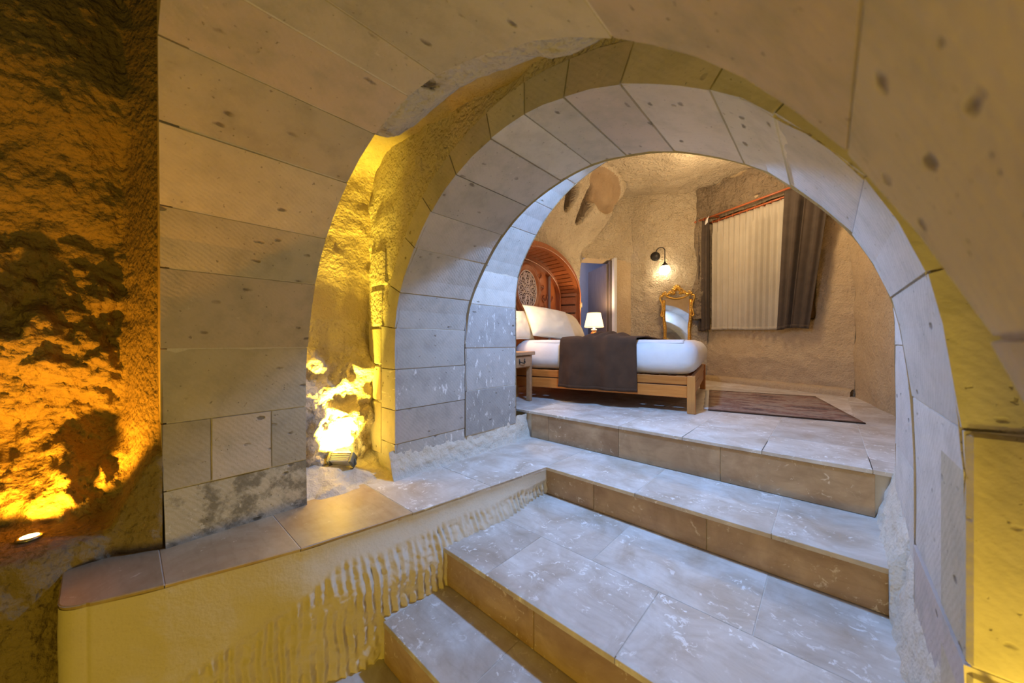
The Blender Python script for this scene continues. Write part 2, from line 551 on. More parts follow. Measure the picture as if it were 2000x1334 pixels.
# ================================================================== INNER ARCH (front ring and taller rear ring)
wi = struct(shell('wall_inner', INN, 1.10, 1.635, .0058, 'mortar'), 'second arch of pale grey voussoirs behind the yellow slot', 'stone arch')
ij = [INN.near(q) for q in [(-1.94, -.24), (-1.94, -.02), (-1.94, .183), (-1.94, .436), (-1.937, .68), (-1.884, .891), (-1.726, 1.127), (-1.569, 1.292), (-1.36, 1.425),
                            (-1.114, 1.505), (-.92, 1.529), (-.729, 1.508), (-.508, 1.448), (-.244, 1.303), (-.103, 1.171), (.058, .962), (.149, .74), (.192, .43), (.2, -.02), (.2, -.5)]]
for i, (a, b) in enumerate(zip(ij, ij[1:])):
    stone(wi, INN, a, b, 1.09, 1.64, 'ashlar_flaked' if i in (0, 2) else 'ashlar_grey', thick=.13 if 3 < i < 15 else .2)
wr = struct(shell('wall_rear', REAR, 1.655, 2.19, .0058, 'mortar'), 'rear arch ring of grey blocks opening onto the bedroom', 'stone arch')
rj = [REAR.near(q) for q in [(-1.94, -.24), (-1.94, -.08), (-1.94, .235), (-1.94, .555), (-1.94, .872), (-1.91, 1.12)] + [(x, z + .32) for x, z in
     ((-1.726, 1.127), (-1.569, 1.292), (-1.36, 1.425), (-1.114, 1.505), (-.729, 1.508), (-.508, 1.448), (-.244, 1.303), (-.103, 1.171), (.058, .962))] + [(.205, .78), (.21, .59), (.213, .17), (.213, -.15), (.213, -.5)]]
for i, (a, b) in enumerate(zip(rj, rj[1:])): stone(wr, REAR, a, b, 1.645, 2.195, 'ashlar_flaked' if i in (1, 2, 3) else 'ashlar_grey')
annulus('mortar', INN, 1.66, .0, .55, 'mortar', wi)
# rubble fill of the front face of the inner arch, outside its ring of blocks
fc = annulus('rubble_face', INN, 1.105, .0, .95, 'rubble', wi, .02, 26, 0, 1, .035)
# square-cut jamb blocks of the front face
for sx, x0, x1, zs in ((-1, -2.27, -2.10, (-.12, .22, .45, .69)), (1, .37, .75, (-.55, -.03, .43, .80))):
    for z0, z1 in zip(zs, zs[1:]):
        box('stone', (x0, 1.085 + random.uniform(0, .006), z0 + .004), (x1, 1.3, z1 - .004), 'ashlar', wi, .008)
box('stone', (.198, 1.083, -.025), (.374, 1.3, .426), 'ashlar', wi, .008)
box('stone', (.198, 1.086, -.55), (.374, 1.3, -.035), 'ashlar', wi, .008)
for z0, z1, wd in ((.69, .95, .16), (.96, 1.2, .2)):
    box('stone', (-2.26, 1.09, z0), (-2.26 + wd, 1.28, z1 - .006), 'rubble', wi, .02, 2)


# ------------------------------------------------------------------ slot between the arches: shell of rough rock
SH = Profile([(-2.27, -.4), (-2.30, .0), (-2.31, .5), (-2.30, 1.0), (-2.28, 1.4), (-2.25, 1.66), (-2.12, 1.77), (-1.85, 1.785), (-1.5, 1.765), (-1.0, 1.72), (-.62, 1.68), (-.25, 1.53), (.08, 1.27), (.34, .92), (.52, .55), (.60, .1), (.6, -.6)])


def slot(u, v):
    t = u * SH.L; p = SH.at(t).copy(); q = SH.nrm(t)
    y = .612 + .541 * v
    # plaster fillet that runs from the edge of the front arch up into the slot
    e = OUT.at(OUT.near((p.x, p.y)))
    k = sstep(-2.0, -1.25, p.x) * (1 - sstep(-.35, .15, p.x)) * (1 if p.y > .9 else 0)
    fill = k * (1 - sstep(.10, .75, v))
    o = p.lerp(e + OUT.nrm(OUT.near((p.x, p.y))) * .0055, fill)
    low = 1 - sstep(.42, .72, o.y + .12 * fbm(y * 4, 3, 0, 2))
    rock = low * (1 if o.x < -1 else .3)
    d = (.012 + .06 * rock) * fbm(o.x * 6, y * 6, o.y * 6, 6, .8)
    d += rock * (.05 * abs(fbm(o.x * 2.3 + 5, y * 5, o.y * 4.1, 4)) - .09)
    if fill > .05: d = abs(d) * 1.6 * sstep(0, .12, v)
    o = o + q * d
    return (o.x, y, o.y)


up_ = lambda u, v: not (u < .5 and SH.at(u * SH.L).y < .74)
def fill_(u, v):
    p = SH.at(u * SH.L)
    k = sstep(-2.0, -1.25, p.x) * (1 - sstep(-.35, .15, p.x)) * (1 if p.y > .9 else 0)
    return k * (1 - sstep(.10, .75, v)) > .04
wn = struct(grid('wall_niche', slot, 300, 40, 'tuff_yellowish', None, True, lambda u, v: up_(u, v) and not fill_(u, v)), 'rough rock slot between the two arches', 'rock slot')
grid('rough_plaster', slot, 300, 40, 'rubble', wn, True, fill_)
grid('rock_face', slot, 300, 40, 'rock_craggy', wn, True, lambda u, v: not up_(u, v))
# foot of the slot: sloping rock shelf under the floodlight
def mound(u, v):
    x = -1.90 - .46 * v; y = .60 + .52 * u
    z = -.228 + .13 * sstep(.05, .9, v) + .035 * fbm(x * 7, y * 7, 3.3, 5) * sstep(0, .25, v) - .004
    return (x, y, z)
grid('rock_shelf', mound, 50, 40, 'plaster', wn)

# rough plaster skirting at the foot of the two rings, left and right
def skirt(u, v):
    y = 1.06 + 1.28 * u
    h = .17 + .05 * fbm(y * 3, 1.7, 0, 3) + .04 * sstep(1.6, 2.3, y)
    x = -1.885 - .065 * (v ** .6) + .010 * fbm(y * 22, v * 4, .3, 4)
    return (x - .02 * sstep(2.2, 2.34, y) * 0, y, -.23 + h * v)
struct(grid('trim_1', skirt, 120, 16, 'plaster'), 'crumbly white plaster skirting under the grey left jamb', 'plaster')
def skirt_r(u, v):
    y = 1.05 + 1.32 * u
    zt = -.05 + .09 * sstep(1.8, 2.1, y)
    x = .165 + .066 * v + .010 * fbm(y * 20, v * 5, 8.3, 4)
    base = -.41 if y < 1.85 else -.23
    return (x, y, base + (zt - base) * v)
struct(grid('trim_2', skirt_r, 120, 20, 'plaster'), 'rough plaster strip where the treads meet the right jamb', 'plaster')

# ================================================================== LEFT HALL WALL with orange alcove
def alcove(u, v):
    y = .10 - 1.5 * u; z = -1.35 + 4.2 * v
    lip = -.125 + .28 * sstep(-.06, .09, y)
    inside = sstep(lip - .015, lip + .03, z)
    top = 1 - sstep(1.05, 1.9, z + .35 * fbm(y * 2, z * 2, 4, 2))
    side = sstep(.10, .0, y) if y < .10 else 0
    side = 1 - sstep(-.02, .105, y)
    deep = .16 + .40 * side * (1 - sstep(-.55, -1.1, y) * 0) * (.45 + .55 * top)
    slow = sstep(lip + .0, lip + .42, z)
    bowl = deep * inside * (.55 + .45 * slow) + (.10 * side - .09 * sstep(-.12, -.22, -abs(y)) * 0 - .08 * (1 - sstep(-.22, -.11, y))) * (1 - inside)
    x = -1.965 - bowl * (1 if y < .1 else 0)
    n1 = fbm(y * 3.1, z * 2.6, 1.7, 3) * .11
    cell = noise.cell(Vector((y * 7, z * 6, 2))) * 0
    crag = abs(fbm(y * 6.5 + 2, z * 5.5, 5.1, 5, .75)) * .085 + abs(fbm(y * 16, z * 12, 9, 4, .8)) * .022
    rough = side * (.35 + .65 * (1 - sstep(.75, 1.15, z)) * inside)
    x += (n1 + crag) * rough + .012 * fbm(y * 14, z * 10, 3, 5) * (1 - inside)
    return (x, y, z)
wl = struct(grid('wall_left', alcove, 190, 400, 'rock_brown'), 'craggy rock wall glowing orange beside the front arch', 'rock wall')

# ================================================================== LEDGE
Z1 = -.225; Z2 = -.40; Z3 = -.575; Z4 = -.75; Z5 = -.925
def ledge_x(y):
    pts = [(-.09, -1.735), (.0, -1.70), (.09, -1.668), (.49, -1.553), (1.0, -1.475), (1.45, -1.42), (1.87, -1.372)]
    for (a, xa), (b, xb) in zip(pts, pts[1:]):
        if y <= b: return xa + (xb - xa) * (y - a) / (b - a)
    return pts[-1][1]
ld = struct(thing('wall_ledge', 'raised side ledge with tiled top and chiselled white wall', 'ledge'))
# outline of the front wall: along the stairs, then round the end
path = [(ledge_x(1.88 - .0275 * i), 1.88 - .0275 * i) for i in range(72)]
for k in range(1, 14):
    a = math.pi / 2 * k / 13; path.append((-1.805 + .07 * math.cos(a), -.072 - .07 * math.sin(a)))
for k in range(1, 20): path.append((-1.807 - .03 * k, -.142 - .001 * k))
def fr(u, v):
    i = u * (len(path) - 1); k = min(int(i), len(path) - 2); f = i - k
    x = path[k][0] + (path[k + 1][0] - path[k][0]) * f; y = path[k][1] + (path[k + 1][1] - path[k][1]) * f
    dx, dy = path[k + 1][0] - path[k][0], path[k + 1][1] - path[k][1]; l = math.hypot(dx, dy); nx, ny = -dy / l, dx / l
    nx, ny = -nx, -ny
    z = Z1 - .012 - 1.15 * v
    band = .10 + .03 * fbm(y * 3, 0, 7, 3) + max(0, .55 * (.62 - y)) * (y < .62)
    m = sstep(band - .015, band + .03, Z1 - z) * sstep(-.02, .15, y)
    wob = .35 * fbm(z * 5, y * 3, 2, 2)
    r = math.sin((y + .015 * wob) * 2 * math.pi / .036 + 3.0 * fbm(y * 6, z * 3.5, 1, 3))
    cut = .0125 * (r ** 3 * .6 + r * .4) * (.55 + .9 * fbm(y * 9, z * 12, 6, 3)) + .010 * fbm(y * 11, z * 11, 5, 4) + .006 * fbm(y * 45, z * 38, 2, 4)
    slope = .115 * sstep(.0, .20, Z1 - .03 - z) * sstep(.25, .72, y) * (1 - sstep(1.35, 1.86, y))
    d = -slope + .010 * m + cut * m + .003 * fbm(y * 6, z * 6, 4, 3) - .02 * (1 - m) * sstep(.5, 1.1, v)
    return (x + nx * d, y + ny * d, z)
sgn = 1
fw = grid('ledge_wall', fr, 620, 300, 'plaster_band', ld)
# plaster base under the tiles
vs = [(x, y, Z1 - .002) for x, y in path] + [(-2.42, -.16, Z1 - .002), (-2.42, 2.4, Z1 - .002), (-1.38, 2.4, Z1 - .002)]
from_py('bed', vs, [tuple(range(len(vs)))], 'joint_grout', ld).name = 'grout_bed'


def tile_poly(parent, pts, z, mat, thick=.02, gap=.0014, name='tile', bev=.0014):
    """one flat tile from a convex outline (counter-clockwise), shrunk by the joint"""
    c = Vector((sum(p[0] for p in pts) / len(pts), sum(p[1] for p in pts) / len(pts)))
    dz = random.uniform(-.0006, .0006)
    def shrink(g):
        out = []
        for p in pts:
            v = Vector(p) - c
            out.append((c.x + v.x - math.copysign(min(g, abs(v.x)), v.x), c.y + v.y - math.copysign(min(g, abs(v.y)), v.y)))
        return out
    a, b = shrink(gap), shrink(gap + bev); n = len(pts)
    vs = [(x, y, z - thick) for x, y in a] + [(x, y, z + dz - bev) for x, y in a] + [(x, y, z + dz) for x, y in b]
    fs = []
    for r in (0, 1):
        for k in range(n): fs.append((r * n + k, r * n + (k + 1) % n, (r + 1) * n + (k + 1) % n, (r + 1) * n + k))
    fs.append(tuple(2 * n + k for k in range(n)))
    return from_py(name, vs, fs, mat, parent)


yy = [1.87, 1.40, .93, .47, .09]
for y1, y0 in zip(yy, yy[1:]):
    tile_poly(ld, [(-2.0, y0), (ledge_x(y0), y0), (ledge_x(y1), y1), (-2.0, y1)], Z1, 'travertine' if y0 > .9 else 'travertine_orange_lit')  # tiles out of the cool light take the copy with orange light painted in
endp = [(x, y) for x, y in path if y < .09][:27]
tile_poly(ld, [(-2.38, .09), (-2.38, -.137)] + endp[::-1] + [(ledge_x(.09), .09)], Z1, 'travertine_orange_lit')

# ================================================================== STAIRS
st = thing('staircase', 'travertine staircase climbing to the bedroom under the arches', 'stairs')
EY = {0: 2.345, 1: 1.855, 2: 1.035, 3: .725, 4: .41, 5: .10}
ZS = [0, Z1, Z2, Z3, Z4, Z5]
XL, XR = -1.385, .215
# solid core of the steps (grout shows in the joints)
bm = bmesh.new()
for i in range(1, 6):
    y0, y1 = EY[i], EY[i - 1]
    add_box(bm, (-1.9 if i == 1 else XL - .1, y0 + .014, -1.4), (.30, y1 + .02, ZS[i] - .0018))
add_box(bm, (-2.0, EY[0] + .014, -.5), (.30, 2.6, -.0018))
from_bm('step_core', bm, 'joint_grout', st)
def tile_row(y0, y1, z, xs, mat='travertine'):
    for a, b in zip(xs, xs[1:]): tile_poly(st, [(a, y0), (b, y0), (b, y1), (a, y1)], z, mat)
tile_row(EY[1], EY[0] + .012, Z1, [-1.94, -1.375, -.78, -.18, .215])
tile_row(1.43, EY[1] + .012, Z2, [XL, -.80, -.19, .215])
tile_row(EY[2], 1.43, Z2, [XL, -1.09, -.50, .215])
tile_row(EY[3], EY[2] + .012, Z3, [XL, -.90, -.30, .215])
tile_row(EY[4], EY[3] + .012, Z4, [-1.45, -1.1, -.5, .215])
tile_row(EY[5], EY[4] + .012, Z5, [-1.55, -1.2, -.6, .215])
def riser(y, z0, z1, xs):
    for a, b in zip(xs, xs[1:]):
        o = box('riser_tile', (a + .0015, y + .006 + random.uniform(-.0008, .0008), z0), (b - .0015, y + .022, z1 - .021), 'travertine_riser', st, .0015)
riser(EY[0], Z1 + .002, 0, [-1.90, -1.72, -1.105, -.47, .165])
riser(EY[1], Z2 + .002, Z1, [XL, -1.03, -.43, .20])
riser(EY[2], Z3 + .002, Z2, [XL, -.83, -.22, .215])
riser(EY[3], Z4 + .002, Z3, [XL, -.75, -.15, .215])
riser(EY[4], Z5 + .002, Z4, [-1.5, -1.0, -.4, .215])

# ================================================================== BEDROOM SHELL
F = Vector((-.843, 3.155)); BA = R(10.83)
def B(L, s, z):
    """bed frame: L towards the head, s across the bed"""
    a = Vector((-math.cos(BA), -math.sin(BA))); ww = Vector((-math.sin(BA), math.cos(BA)))
    p = F + a * L + ww * s; return (p.x, p.y, z)
fl = struct(from_py('floor', [(-4.5, 2.36, -.0018), (1.2, 2.36, -.0018), (1.2, 7, -.0018), (-4.5, 7, -.0018)], [(0, 1, 2, 3)], 'joint_grout'), 'pale travertine tile floor of the bedroom', 'floor')
xs = [-2.78, -2.36, -1.94, -1.52, -1.10, -.68, -.27, .156, .58]
for k, (a, b) in enumerate(zip(xs, xs[1:])):
    y = 2.345; first = True
    while y < 6.3:
        h = (.62 if k % 2 else .42) if first else .62
        first = False
        tile_poly(fl, [(a, y), (b, y), (b, y + h), (a, y + h)], 0, 'travertine', name='tile'); y += h
# smooth curb at the foot of the window wall
def wallseg(name, A, Bp, z0, z1, nu, nv, mat, amp, freq=3, lean=None, extra=None, parent=None, keep=None):
    A = Vector(A); D = Vector(Bp) - A; n = Vector((D.y, -D.x)).normalized()
    def f(u, v):
        z = z0 + (z1 - z0) * v; p = A + D * u
        d = amp * fbm(p.x * freq, p.y * freq, z * freq, 4)
        if lean: d += lean(z)
        if extra: d += extra(u, z)
        p = p + n * d
        return (p.x, p.y, z)
    return grid(name, f, nu, nv, mat, parent, True, keep)
# head wall in the bed's frame, with the round-topped recess for the headboard
HC, HW, HS, HR = .89, 1.13, 1.31, .525
def in_arch(s, z, g=0):
    dx = abs(s - HC) / (HW + g)
    if dx >= 1: return False
    return z < HS + (HR + g) * math.sqrt(1 - dx * dx)
def dent(s, z, cs, cz, rs, rz, d, tilt=0):
    a, b = s - cs, z - cz; a += tilt * b
    r = math.hypot(a / rs, b / rz); return d * (1 - sstep(.72, 1.02, r))
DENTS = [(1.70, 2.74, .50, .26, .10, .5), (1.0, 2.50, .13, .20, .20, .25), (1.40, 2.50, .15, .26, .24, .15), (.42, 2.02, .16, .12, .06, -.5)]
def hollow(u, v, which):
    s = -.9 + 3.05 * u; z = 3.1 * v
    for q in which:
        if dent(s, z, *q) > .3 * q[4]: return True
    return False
def head(u, v):
    s = -.9 + 3.05 * u; z = 3.1 * v
    lean = .72 * sstep(1.75, 3.0, z) * (.45 + .55 * sstep(.3, 2.0, s))
    d = .025 * fbm(s * 3, z * 3, 2, 4)
    for q in DENTS: d -= dent(s, z, *q)
    L = 1.75 - lean - d
    if in_arch(s, z, .012): L = 2.14
    return B(L, s, z)
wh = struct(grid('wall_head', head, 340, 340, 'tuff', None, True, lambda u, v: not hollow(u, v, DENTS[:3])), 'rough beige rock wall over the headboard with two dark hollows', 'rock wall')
grid('hollow', head, 340, 340, 'tuff_hollow_shade', wh, True, lambda u, v: hollow(u, v, DENTS[1:3]))
grid('shade_patch', head, 340, 340, 'tuff_patch_shade', wh, True, lambda u, v: hollow(u, v, DENTS[:1]) and not hollow(u, v, DENTS[1:3]))
# pier between headboard and door, then the lintel over the door, reveal, back wall
D0, D1, D2, W0, W1 = (-2.83, 4.88), (-2.56, 5.30), (-2.44, 5.66), (-1.40, 6.12), (.215, 5.335)
wb = struct(wallseg('wall_back', D2, W0, 0, 3.1, 110, 200, 'tuff', .02, 4), 'rough hewn beige back wall behind the gilt mirror', 'rock wall')
wallseg('lintel', (-2.86, 4.80), D2, 1.91, 3.1, 60, 80, 'tuff', .02, 4, parent=wb, lean=lambda z: .02)
wallseg('reveal', D1, D2, 0, 1.93, 20, 60, 'tuff_smooth', .006, 4, parent=wb)
from_py('soffit', [(-2.83, 4.88, 1.93), (-2.56, 5.30, 1.93), (-2.75, 5.42, 1.90), (-3.05, 5.02, 1.90)], [(0, 1, 2, 3)], 'tuff_smooth', wb)
# window wall; its upper part is older, darker masonry around the window
def win_extra(u, z):
    k = u * 1.80
    hole = sstep(.02, .10, k) * (1 - sstep(1.36, 1.44, k)) * sstep(.84, .90, z) * (1 - sstep(2.50, 2.58, z))
    patch = -.012 * (1 - sstep(.8, 1.05, math.hypot((k - 1.0) / .17, (z - .36) / .30)))
    return -.16 * hole + patch + .012 * fbm(u * 9, z * 6, 3, 3)
ww_ = struct(wallseg('wall_window', W0, W1, 0, 3.1, 120, 170, 'tuff_smooth', .02, 3, extra=win_extra), 'beige cave wall below and around the curtained window', 'rock wall')
wallseg('old_masonry', (-1.50, 6.10), (.30, 5.22), 2.46, 3.06, 90, 40, 'tuff_dark', .03, 6, parent=ww_, lean=lambda z: -.03 + .02 * (z - 2.46), keep=lambda u, v: v < .93 - .25 * abs(fbm(u * 5, 2, 0, 2)) and True)
def rockedge(u, v):
    z = .95 + 2.1 * v
    wd = .165 + .05 * fbm(z * 2, 1, 4, 3) + .16 * (1 - sstep(1.0, 1.7, z))
    c = Vector((-1.40, 6.12)); dl = Vector((-.934, -.358)); dn = Vector((.358, -.934)); dr = Vector((.899, -.438))
    if u < .7: p = c + dl * wd * (1 - u / .7)
    else: p = c + dr * .10 * (u - .7) / .3
    h = (.075 + .05 * abs(fbm(u * 4, z * 7, 7, 5, .8))) * math.sin(math.pi * min(1, u * 1.05)) ** .6
    p = p + dn * (h + .012)
    return (p.x, p.y, z)
grid('rock_edge', rockedge, 30, 150, 'tuff_dark', ww_)
# masonry blocks above the window
for k0, k1, z0, z1 in ((.02, .34, 2.60, 2.84), (.35, .70, 2.62, 2.90), (.71, 1.05, 2.60, 2.88), (1.06, 1.40, 2.62, 2.9)):
    d = Vector((W1[0] - W0[0], W1[1] - W0[1])).normalized(); n = Vector((d.y, -d.x)); o = Vector(W0) + n * .01
    M = Matrix.Translation((o.x, o.y, 0)) @ Matrix.Rotation(math.atan2(d.y, d.x), 4, 'Z')
    box('block', (k0, -.035 + random.uniform(-.008, .008), z0), (k1, .1, z1), 'tuff_dark', ww_, .03, 2, M)
wt = struct(wallseg('wall_right', W1, (.40, 4.09), 0, 3.1, 60, 120, 'tuff_smooth', .02, 3, lean=lambda z: .10 * sstep(.8, 3, z)), 'smooth brown rock wall right of the curtains', 'rock wall')
wallseg('wall_bay', (.40, 4.09), (.47, 2.15), 0, 3.1, 60, 80, 'tuff_smooth', .02, 3, parent=wt, lean=lambda z: .01 + .10 * sstep(.8, 3, z))
wf = struct(grid('wall_front', lambda u, v: ((lambda p, q: (p.x + q.x * 2.2 * v, 2.2, p.y + q.y * 2.2 * v))(REAR.at(u * REAR.L), REAR.nrm(u * REAR.L))), 80, 1, 'tuff_smooth'))
box('jamb_fill', (-3.6, 2.185, -.3), (-1.98, 2.2, 3.2), 'tuff_smooth', wf)
def ceil(u, v):
    x = -4 + 5.2 * u; y = 2.15 + 4.4 * v
    return (x, y, 3.02 - .10 * abs(fbm(x * .9, y * .9, 1, 3)) + .015 * fbm(x * 5, y * 5, 3, 4) - .35 * sstep(5.4, 6.4, y) * 0)
struct(grid('ceiling', ceil, 100, 90, 'tuff'), 'uneven rock ceiling of the cave bedroom', 'ceiling')
def curb(u, v):
    p = Vector(W0).lerp(Vector(W1), u); d = Vector((W1[0] - W0[0], W1[1] - W0[1])).normalized(); n = Vector((d.y, -d.x))
    prof = [(.09, 0), (.085, .05), (.05, .075), (-.03, .085)]; i = min(int(v * 3), 2); f = v * 3 - i
    a = prof[i][0] + (prof[i + 1][0] - prof[i][0]) * f; z = prof[i][1] + (prof[i + 1][1] - prof[i][1]) * f
    a += .008 * fbm(u * 14, v, 0, 3)
    q = p + n * a; return (q.x, q.y, z)
struct(grid('baseboard_window', curb, 60, 6, 'tuff_smooth'), 'low rounded plaster curb along the foot of the window wall', 'curb')
# lobby behind the door
bm = bmesh.new()
for pts in ([(-4.6, 5.0, 0), (-4.6, 5.0, 2.6), (-3.4, 6.6, 2.6), (-3.4, 6.6, 0)], [(-3.4, 6.6, 0), (-3.4, 6.6, 2.6), (-2.45, 5.75, 2.6), (-2.45, 5.75, 0)],
            [(-4.6, 5.0, 2.2), (-3.4, 6.6, 2.2), (-2.4, 5.7, 2.2), (-2.9, 4.9, 2.2), (-3.2, 4.4, 2.2)], [(-4.6, 5.0, 0), (-4.6, 5.0, 2.6), (-3.1, 4.3, 2.6), (-3.1, 4.3, 0)]):
    bm.faces.new([bm.verts.new(p) for p in pts])
struct(from_bm('wall_lobby', bm, 'lobby_wall'), 'bluish white lobby beyond the open bedroom door', 'wall')

# ================================================================== DOOR
H0 = Vector((-2.635, 5.235, 0)); H1 = Vector((-3.24, 5.69, 0)); dd = (H1 - H0); dl = dd.length; ang = math.atan2(dd.y, dd.x)
door = struct(thing('door_1', 'carved dark wooden door standing open beside the lit table lamp', 'door', H0, ang))
box('door_panel', (.02, -.02, .02), (dl, .02, 1.86), 'door_wood', door, .004)
for lo, hi in (((.02, -.034, .02), (.16, -.018, 1.86)), ((dl - .14, -.034, .02), (dl, -.018, 1.86)), ((.16, -.034, 1.70), (dl - .14, -.018, 1.86)), ((.16, -.034, .02), (dl - .14, -.018, .16)), ((.16, -.032, .86), (dl - .14, -.018, .94))):
    box('door_rail', lo, hi, 'door_wood', door, .005)
for zc, rr in ((1.48, .20), (.70, .20)):
    lst = []
    for r_ in (rr, rr * .72):
        lst.append(([(dl / 2 + r_ * math.cos(a), -.026, zc - .10 + r_ * math.sin(a)) for a in [math.pi * k / 16 for k in range(17)]], .009, False))
    for k in range(5):
        a = math.pi * (k + .5) / 5
        lst.append(([(dl / 2 + q * math.cos(a), -.024, zc - .10 + q * math.sin(a)) for q in (.02, rr * .35, rr * .68)], .008, False))
    lst.append(([(dl / 2 - .22, -.026, zc - .10), (dl / 2 + .22, -.026, zc - .10)], .008, False))
    tubes('door_carving', lst, 'door_wood', door)
lst = [([(.09, -.036, .2 + .034 * k), (.105, -.040, .213 + .034 * k), (.09, -.036, .226 + .034 * k)], .008, False) for k in range(44)]
tubes('door_beading', lst, 'door_wood', door, 5)
for z in (.3, 1.62): box('hinge', (-.012, -.05, z), (.018, -.02, z + .11), 'steel', door, .003)
fr_ = struct(thing('door_frame', 'dark wooden door frame with pale plaster reveal', 'door frame', (-2.585, 5.275, 0), ang))
box('post', (-.02, -.03, 0), (.04, .05, 1.90), 'door_wood', fr_, .004)
box('reveal_strip', (-.105, -.03, 0), (-.02, .02, 1.93), 'lobby_wall', fr_, .006)

# ================================================================== WINDOW
wd = Vector((W1[0] - W0[0], W1[1] - W0[1])); wang = math.atan2(wd.y, wd.x)
win = struct(thing('window_1', 'timber framed window behind the sheer curtain', 'window', (W0[0], W0[1], 0), wang))
box('pane', (.08, .12, .9), (1.4, .13, 2.5), 'window_glass', win, 0)
for lo, hi in (((.06, .07, .88), (.13, .13, 2.54)), ((1.33, .07, .88), (1.40, .13, 2.54)), ((.67, .075, .95), (.75, .13, 2.48)), ((.13, .07, .88), (1.33, .13, .95)), ((.13, .07, 2.47), (1.33, .13, 2.54))):
    box('frame', lo, hi, 'window_frame_wood', win, .004)


def wloc(k, off, z): return (k, -off, z)
# curtain rods
for z, off, k0, k1, lab in ((2.485, .13, -.10, 1.62, 'upper polished red-brown curtain rod carrying the dark curtains'), (2.415, .075, .02, 1.56, 'lower red-brown curtain rod carrying the sheer curtain')):
    r = thing('curtain_rod', lab, 'curtain rod', (W0[0], W0[1], 0), wang)
    tube('rod', [(k0, -off, z), (k1, -off, z)], .013, 'rod_wood', r, 10)
    for k in (k0, k1): lathe('finial', [(.004, -.03), (.018, -.02), (.022, 0), (.015, .015), (.012, .03)], 'rod_wood', r, 12, (0, 0, 0), Matrix.Translation((k, -off, z)) @ Matrix.Rotation(R(90), 4, 'Y'))
    for k in (.2, 1.35): box('bracket', (k - .012, -off + .01, z - .015), (k + .012, .02, z + .012), 'rod_wood', r, .003)
    n = 11 if z < 2.45 else 4
    for i in range(n):
        k = (.16 + .105 * i) if n == 11 else (-.03, .05, 1.30, 1.50)[i]
        tube('ring', [(k, -off + .022 * math.cos(a), z - .006 + .022 * math.sin(a)) for a in [2 * math.pi * q / 14 for q in range(14)]], .004, 'rod_wood', r, 6, True)


def curtain(name, label, k0, k1, b0, b1, zt, zb, off, folds, amp, mat, thick=.003, hem=True, seed=0, group=None):
    root = thing(name, label, 'curtain', (W0[0], W0[1], 0), wang)
    def f(u, v):
        z = zt + (zb - zt) * v
        x = (k0 + (k1 - k0) * u) * (1 - v) + (b0 + (b1 - b0) * u) * v
        ph = u * folds * 2 * math.pi + .5 * math.sin(u * 17 + seed) + .35 * fbm(u * 3 + seed, v * 1.3, 2, 2)
        a = amp * (.75 + .4 * math.sin(u * 9 + seed * 2))
        y = -off - a * (math.sin(ph) + .35 * math.sin(2 * ph + 1)) * (.5 + .5 * v if v < .1 else 1)
        return (x + .25 * a * math.cos(ph), y, z + .012 * math.sin(u * 5 + seed) * v)
    o = grid('cloth', f, int(folds * 14), 36, mat, root)
    m = o.modifiers.new('thickness', 'SOLIDIFY'); m.thickness = thick; m.offset = 0
    if hem:
        h = grid('hem', lambda u, v: (lambda p: (p[0], p[1] - .003, p[2]))(f(u, .975 + .025 * v)), int(folds * 14), 2, mat, root)
        m = h.modifiers.new('thickness', 'SOLIDIFY'); m.thickness = thick; m.offset = 0
    return root
curtain('sheer_curtain', 'cream pleated sheer curtain hanging between two dark curtains', .15, 1.26, .14, 1.20, 2.395, .765, .075, 13, .026, 'sheer', .0015, True, 1)
curtain('dark_curtain', 'narrow dark brown curtain beside the rock edge and gilt mirror', -.05, .13, -.06, .13, 2.468, .77, .13, 3, .024, 'curtain_dark', .004, True, 3)
curtain('dark_curtain', 'wide dark brown curtain by the brown wall, swept open at the bottom', 1.17, 1.66, 1.08, 1.43, 2.468, .755, .13, 4, .036, 'curtain_dark', .004, True, 5)
tg = tag(grid('ribbon', lambda u, v: (lambda k, y, z: (W0[0] + wd.normalized().x * k + wd.normalized().y * y, W0[1] + wd.normalized().y * k - wd.normalized().x * y, z))(.115 + .05 * u - .02 * v, .17 + .01 * math.sin(v * 3), 2.46 - .09 * v + .03 * u), 3, 6, 'ribbon_white'), 'small white tie ribbon at the top of the narrow dark curtain', 'ribbon')
tg.modifiers.new('thickness', 'SOLIDIFY').thickness = .004

# ================================================================== BED
def bedthing(name, label, cat, group=None): return thing(name, label, cat, (F.x, F.y, 0), BA, group)
bed = bedthing('bed_frame', 'low honey-coloured wooden bed frame with panelled rails', 'bed')
LB, WB = 1.74, 1.77
for nm, x, y in (('foot', 0, 0), ('foot', 0, WB), ('head', -LB + .03, 0), ('head', -LB + .03, WB)):
    box('leg', (x - .03, y - .03, 0), (x + .032, y + .032, .312), 'bed_wood_upright', bed, .004)
for y in (0, WB):
    box('upper_rail', (-LB, y - .014, .238), (-.03, y + .016, .308), 'bed_wood', bed, .004)
    box('lower_rail', (-LB, y - .010, .128), (-.03, y + .016, .228), 'bed_wood', bed, .004)
    box('rail_groove', (-LB, y - .002, .22), (-.03, y + .012, .25), 'lattice_dark', bed, 0)
mw = 'nightstand_wood'
box('end_rail', (-.014, .03, .238), (.016, WB - .03, .308), mw, bed, .004)
box('end_panel', (-.010, .03, .128), (.012, WB - .03, .228), mw, bed, .004)
for k in range(12): box('slat', (-.12 - .14 * k, .02, .288), (-.05 - .14 * k, WB - .02, .3085), 'bed_wood', bed, .002)
